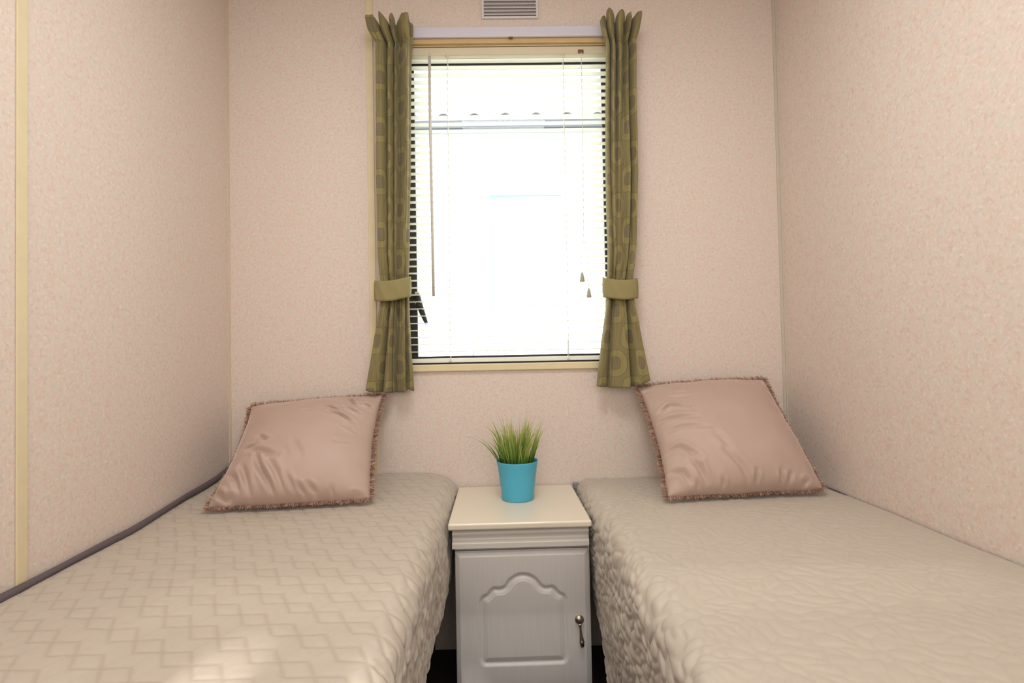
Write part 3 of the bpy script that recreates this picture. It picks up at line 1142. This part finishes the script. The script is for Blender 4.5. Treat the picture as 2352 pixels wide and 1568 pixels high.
        mid = (st + tip) / 2 + nrm * R.uniform(-.001, .001)
        V_ += [st - wv, st + wv, mid + wv * .9, mid - wv * .9, tip + wv * .6, tip - wv * .6]
        F_ += [(i0, i0 + 1, i0 + 2, i0 + 3), (i0 + 3, i0 + 2, i0 + 4, i0 + 5)]
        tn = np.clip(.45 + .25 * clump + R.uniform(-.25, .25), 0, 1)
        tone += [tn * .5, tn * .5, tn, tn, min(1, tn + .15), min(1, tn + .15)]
    fm = np_mesh('brush_fringe', V_, F_)
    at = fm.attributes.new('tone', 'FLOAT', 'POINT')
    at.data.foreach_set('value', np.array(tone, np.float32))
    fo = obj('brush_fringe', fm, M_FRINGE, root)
    fo.matrix_parent_inverse = inv
    fo['kind'] = 'stuff'
    fo['label'] = 'short taupe brush fringe sewn round the edge'
    return root


make_cushion('dusty pink velvet cushion leaning by the left wall, one corner flopped forward',
             [(.095, -.045, .855), (.543, -.050, .884), (.566, -.322, .608), (.130, -.372, .606)],
             [(610, 305), (1950, 210), (1850, 1275), (150, 1370)],
             [([(1380, 470), (1470, 475), (1580, 515)], .006, .012), ([(1470, 540), (1600, 560), (1740, 605)], .007, .013), ([(1620, 460), (1790, 490)], .006, .011),
              ([(1600, 320), (1660, 345), (1720, 405)], .006, .012), ([(1780, 375), (1880, 375)], .007, .010), ([(1200, 520), (1350, 525)], .002, .012),
              ([(730, 800), (830, 840)], .005, .013), ([(550, 895), (710, 885)], .006, .012), ([(610, 920), (760, 945), (960, 1000)], .005, .016),
              ([(720, 980), (770, 1080), (860, 1180), (880, 1290)], .007, .016), ([(850, 1000), (950, 1130), (1000, 1280)], .004, .018),
              ([(560, 1050), (620, 1150), (640, 1290)], .006, .018), ([(400, 1090), (500, 1150), (560, 1290)], .005, .016), ([(260, 1200), (380, 1260), (480, 1340)], .008, .013),
              ([(1150, 1190), (1200, 1290)], .007, .012), ([(1250, 1180), (1320, 1290)], .007, .012), ([(1490, 1180), (1460, 1290)], .005, .012),
              ([(1680, 1250), (1800, 1210)], .006, .010), ([(1690, 1290), (1770, 1255)], .005, .009), ([(1040, 1130), (1100, 1290)], .004, .014),
              ([(1560, 830), (1700, 800)], .002, .014), ([(1640, 660), (1790, 690)], .003, .012), ([(1120, 850), (1220, 1000)], .002, .02)], 51,
             pinch=(.0, .035, .0, .055))
make_cushion('dusty pink velvet cushion leaning by the right wall with even square corners',
             [(1.408, -.048, .893), (1.843, -.050, .912), (1.870, -.330, .608), (1.404, -.374, .608)],
             [(170, 220), (1470, 130), (2050, 1260), (470, 1350)],
             [([(330, 565), (430, 520), (620, 580)], .006, .012), ([(300, 640), (450, 650), (700, 690)], .005, .014), ([(400, 760), (520, 750), (800, 800)], .004, .014),
              ([(390, 930), (510, 920), (720, 1060)], .006, .014), ([(620, 1040), (720, 1120), (790, 1210)], .006, .015), ([(430, 1100), (560, 1130), (640, 1200)], .006, .013),
              ([(950, 1000), (1120, 1110), (1240, 1240)], .0045, .018), ([(1280, 1140), (1310, 1250)], .006, .012), ([(1530, 1130), (1580, 1240)], .006, .012),
              ([(1640, 1120), (1640, 1230)], .004, .012), ([(1830, 1150), (1790, 1240)], .005, .012), ([(950, 1190), (1000, 1280)], .006, .012), ([(700, 1200), (760, 1300)], .005, .012),
              ([(520, 400), (650, 410)], .002, .014), ([(1400, 160), (1450, 220)], .004, .01), ([(460, 440), (600, 470)], .0025, .014), ([(860, 860), (1000, 980)], .0025, .02)], 77,
             pinch=(-.012, .02, .0, .035))

# ------------------------------------------------------------------ nightstand
ns_ = thing('bedside_cabinet', 'white bedside cabinet with arched panel door between the two beds', 'cabinet', (.989, -.2, 0))
ns_inv = Matrix.Translation((-.989, .2, 0))


def nsp(o, parent=None):
    o.parent = parent or ns_
    o.matrix_parent_inverse = ns_inv if parent is None else Matrix.Identity(4)
    return o


NXA, NXB = .8065, 1.1815
NF = -.382
nsp(box('top', .7915, 1.1840, -.404, -.004, .541, .559, M_TOP, bevel=.005, seg=3))
nsp(boxes('carcass', [(NXA, NXA + .016, NF + .019, -.006, 0, .541), (NXB - .016, NXB, NF + .019, -.006, 0, .541),
                      (NXA + .016, NXB - .016, -.014, -.006, 0, .541), (NXA + .016, NXB - .016, NF + .019, -.014, .47, .486), (NXA + .016, NXB - .016, NF + .06, -.014, .04, .056),
                      (NXA + .016, NXB - .016, NF + .02, NF + .034, .462, .486)], M_CAB))
# cornice moulding
prf = [(0, .486), (-.022, .486), (-.0235, .4875), (-.0235, .500), (-.0225, .5025), (-.018, .5045), (-.014, .508), (-.0125, .512), (-.0135, .5165), (-.0165, .521), (-.0175, .525),
       (-.0165, .529), (-.012, .533), (-.008, .537), (-.0065, .541), (0, .541)]
bm = bmesh.new()
La = [bm.verts.new((.8015, NF + .015 + y, z)) for y, z in prf]
Lb = [bm.verts.new((1.1775, NF + .015 + y, z)) for y, z in prf]
for i in range(len(prf)):
    j = (i + 1) % len(prf)
    bm.faces.new((La[i], La[j], Lb[j], Lb[i]))
bm.faces.new(La)
bm.faces.new(Lb[::-1])
nsp(obj('cornice_moulding', bm_mesh('cornice_moulding', bm), M_CAB))
# door as a routed height field
DX0, DX1, DZ0, DZ1 = .8075, 1.1775, .045, .4735
yf = NF - .0005
half = [(0, .416), (.012, .415), (.022, .4115), (.032, .406), (.040, .400), (.047, .391), (.053, .383), (.060, .379), (.068, .3785), (.076, .380), (.084, .379), (.091, .374), (.097, .3665), (.103, .3605),
        (.112, .357), (.119, .350), (.123, .340), (.1235, .185), (.120, .172), (.112, .164), (.102, .1625), (0, .1625)]
cxd = .9935
poly = np.array([(cxd + x, z) for x, z in half] + [(cxd - x, z) for x, z in half[::-1][1:-1]])
res = .00145
gx = np.arange(DX0, DX1 + res / 2, res)
gz = np.arange(DZ0, DZ1 + res / 2, res)
GX, GZ = np.meshgrid(gx, gz, indexing='ij')
dist = np.full(GX.shape, 9.0)
inside = np.zeros(GX.shape, bool)
for i in range(len(poly)):
    (x0, z0), (x1, z1) = poly[i], poly[(i + 1) % len(poly)]
    dx, dz = x1 - x0, z1 - z0
    sct = np.clip(((GX - x0) * dx + (GZ - z0) * dz) / (dx * dx + dz * dz + 1e-12), 0, 1)
    dist = np.minimum(dist, np.hypot(GX - x0 - sct * dx, GZ - z0 - sct * dz))
    if abs(dz) > 1e-9:
        cond = ((z0 > GZ) != (z1 > GZ)) & (GX < (x1 - x0) * (GZ - z0) / (z1 - z0) + x0)
        inside ^= cond
sd = np.where(inside, dist, -dist)
dep = np.interp(sd, [-.002, 0, .003, .007, .010, .0125, .0135, .017, .0205, .022, .0235], [0, -.0004, -.002, -.0046, -.0052, -.0046, -.0040, -.0024, -.0014, -.0012, -.0002])
ed = np.minimum(np.minimum(GX - DX0, DX1 - GX), np.minimum(GZ - DZ0, DZ1 - GZ))
dep = dep + np.interp(ed, [0, .0012, .0045, .0105, .0125], [-.012, -.0062, -.0045, -.0012, 0])
V = np.stack([GX, np.full_like(GX, yf) - dep, GZ], -1)
nu_, nv_ = GX.shape
front = V.reshape(-1, 3)
# sides back to the door thickness
idx = np.concatenate([np.arange(nv_), np.arange(1, nu_) * nv_ + nv_ - 1, (nu_ - 1) * nv_ + np.arange(nv_ - 2, -1, -1), np.arange(nu_ - 2, 0, -1) * nv_])
bk = front[idx].copy()
bk[:, 1] = yf + .018
nn = len(front)
rim = np.arange(len(idx)) + nn
fs = np.stack([idx, rim, np.roll(rim, -1), np.roll(idx, -1)], -1)
dm = np_mesh('door', np.concatenate([front, bk]), np.concatenate([grid_faces(nu_, nv_), fs]))
door = nsp(obj('door', dm, M_DOOR))
door['label'] = 'white wood-grain door with routed arched panel'
# handle
hk = nsp(obj('handle', lathe_mesh('handle', [(.0040, 0), (.0042, .006), (.0118, .0075), (.0128, .0095), (.0120, .012), (.0085, .0150), (.004, .0165), (.0005, .017)], 28, 'Y'), M_BRASS), door)
hk.location = (1.1455, yf, .287)
hk['label'] = 'antique pewter drop pull'
dr = obj('drop', lathe_mesh('drop', [(.0008, -.0735), (.0045, -.072), (.0062, -.068), (.0064, -.063), (.0072, -.061), (.0072, -.058), (.0062, -.0565), (.0056, -.050), (.0036, -.036), (.0026, -.024),
                                     (.0032, -.019), (.0042, -.016), (.0042, -.012), (.003, -.009), (.001, -.008)], 24), M_BRASS, hk)
dr.location = (0.0, -.0115, 0)
dr.rotation_euler = (0, math.radians(-5), 0)

ns_.rotation_euler = (0, 0, .012)
ns_.location.y = -.203

# ------------------------------------------------------------------ potted grass
pc = Vector((.9907, -.170, .5592))
pt = thing('potted_grass', 'artificial grass in a turquoise plastic pot on the bedside cabinet', 'plant', tuple(pc))
pr_ = [(.0480, 0), (.0505, .001), (.0515, .003), (.0518, .020), (.0560, .055), (.0625, .105), (.0660, .1165), (.0662, .1205), (.0655, .1215), (.0640, .1212), (.0628, .116), (.0600, .100), (.0585, .094)]
obj('pot', lathe_mesh('pot', pr_, 72, cap1=False), M_POT, pt)
obj('soil', lathe_mesh('soil', [(.0590, .094), (.0592, .099), (.045, .1015), (.02, .103), (.001, .1035)], 40), M_SOIL, pt)


def blades(n, R, special=None):
    V_, F_, tn = [], [], []
    for k in range(n):
        if special:
            x0, y0, lean, az, L, curl, wd_ = special[k]
        else:
            rad = .048 * math.sqrt(R.uniform(0, 1))
            th = R.uniform(0, 2 * math.pi)
            x0, y0 = rad * math.cos(th), rad * math.sin(th)
            az = th + R.normal(0, .5)
            lean = .04 + .36 * rad / .048 * R.uniform(.3, 1.1)
            L = R.uniform(.100, .192) * (1 - .10 * rad / .048) * (1 if R.uniform() > .15 else .7)
            curl = R.uniform(-.05, .45) * rad / .048
            wd_ = R.uniform(.0018, .0042)
        seg_ = 7
        p_ = np.array([x0, y0, .096])
        t_ = R.uniform(-.1, .25)
        for j in range(seg_ + 1):
            f_ = j / seg_
            a_ = lean + curl * f_ * f_ * 2.0
            if j:
                p_ = p_ + np.array([math.sin(a_) * math.cos(az), math.sin(a_) * math.sin(az), math.cos(a_)]) * L / seg_
            w_ = wd_ * (1 - f_ ** 2.2) * (.75 + .5 * math.sin(math.pi * min(1, f_ * 1.3))) + .00012
            sx, sy = -math.sin(az + R.uniform(-.1, .1)), math.cos(az)
            # blades twist so some show flat and some edge-on
            tw = (k * 2.399) % 3.14
            sx, sy = math.cos(tw), math.sin(tw) * .6
            V_ += [p_ - np.array([sx, sy, 0]) * w_, p_ + np.array([sx, sy, 0]) * w_]
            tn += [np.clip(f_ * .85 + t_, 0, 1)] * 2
        b0_ = len(V_) - 2 * (seg_ + 1)
        for j in range(seg_):
            F_.append((b0_ + 2 * j, b0_ + 2 * j + 1, b0_ + 2 * j + 3, b0_ + 2 * j + 2))
    return V_, F_, tn


def blade_obj(name, data):
    me = np_mesh(name, data[0], data[1])
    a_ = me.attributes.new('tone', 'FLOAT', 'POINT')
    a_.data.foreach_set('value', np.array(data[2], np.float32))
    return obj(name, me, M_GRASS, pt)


g_ = blade_obj('grass_blades', blades(190, np.random.default_rng(12)))
g_['kind'] = 'stuff'
for sp in ([(-.046, -.012, .50, math.pi * 1.02, .172, .42, .0014)], [(-.045, -.016, .42, math.pi * 1.03, .150, .46, .0011)]):
    blade_obj('arching_blade', blades(1, np.random.default_rng(3), sp))
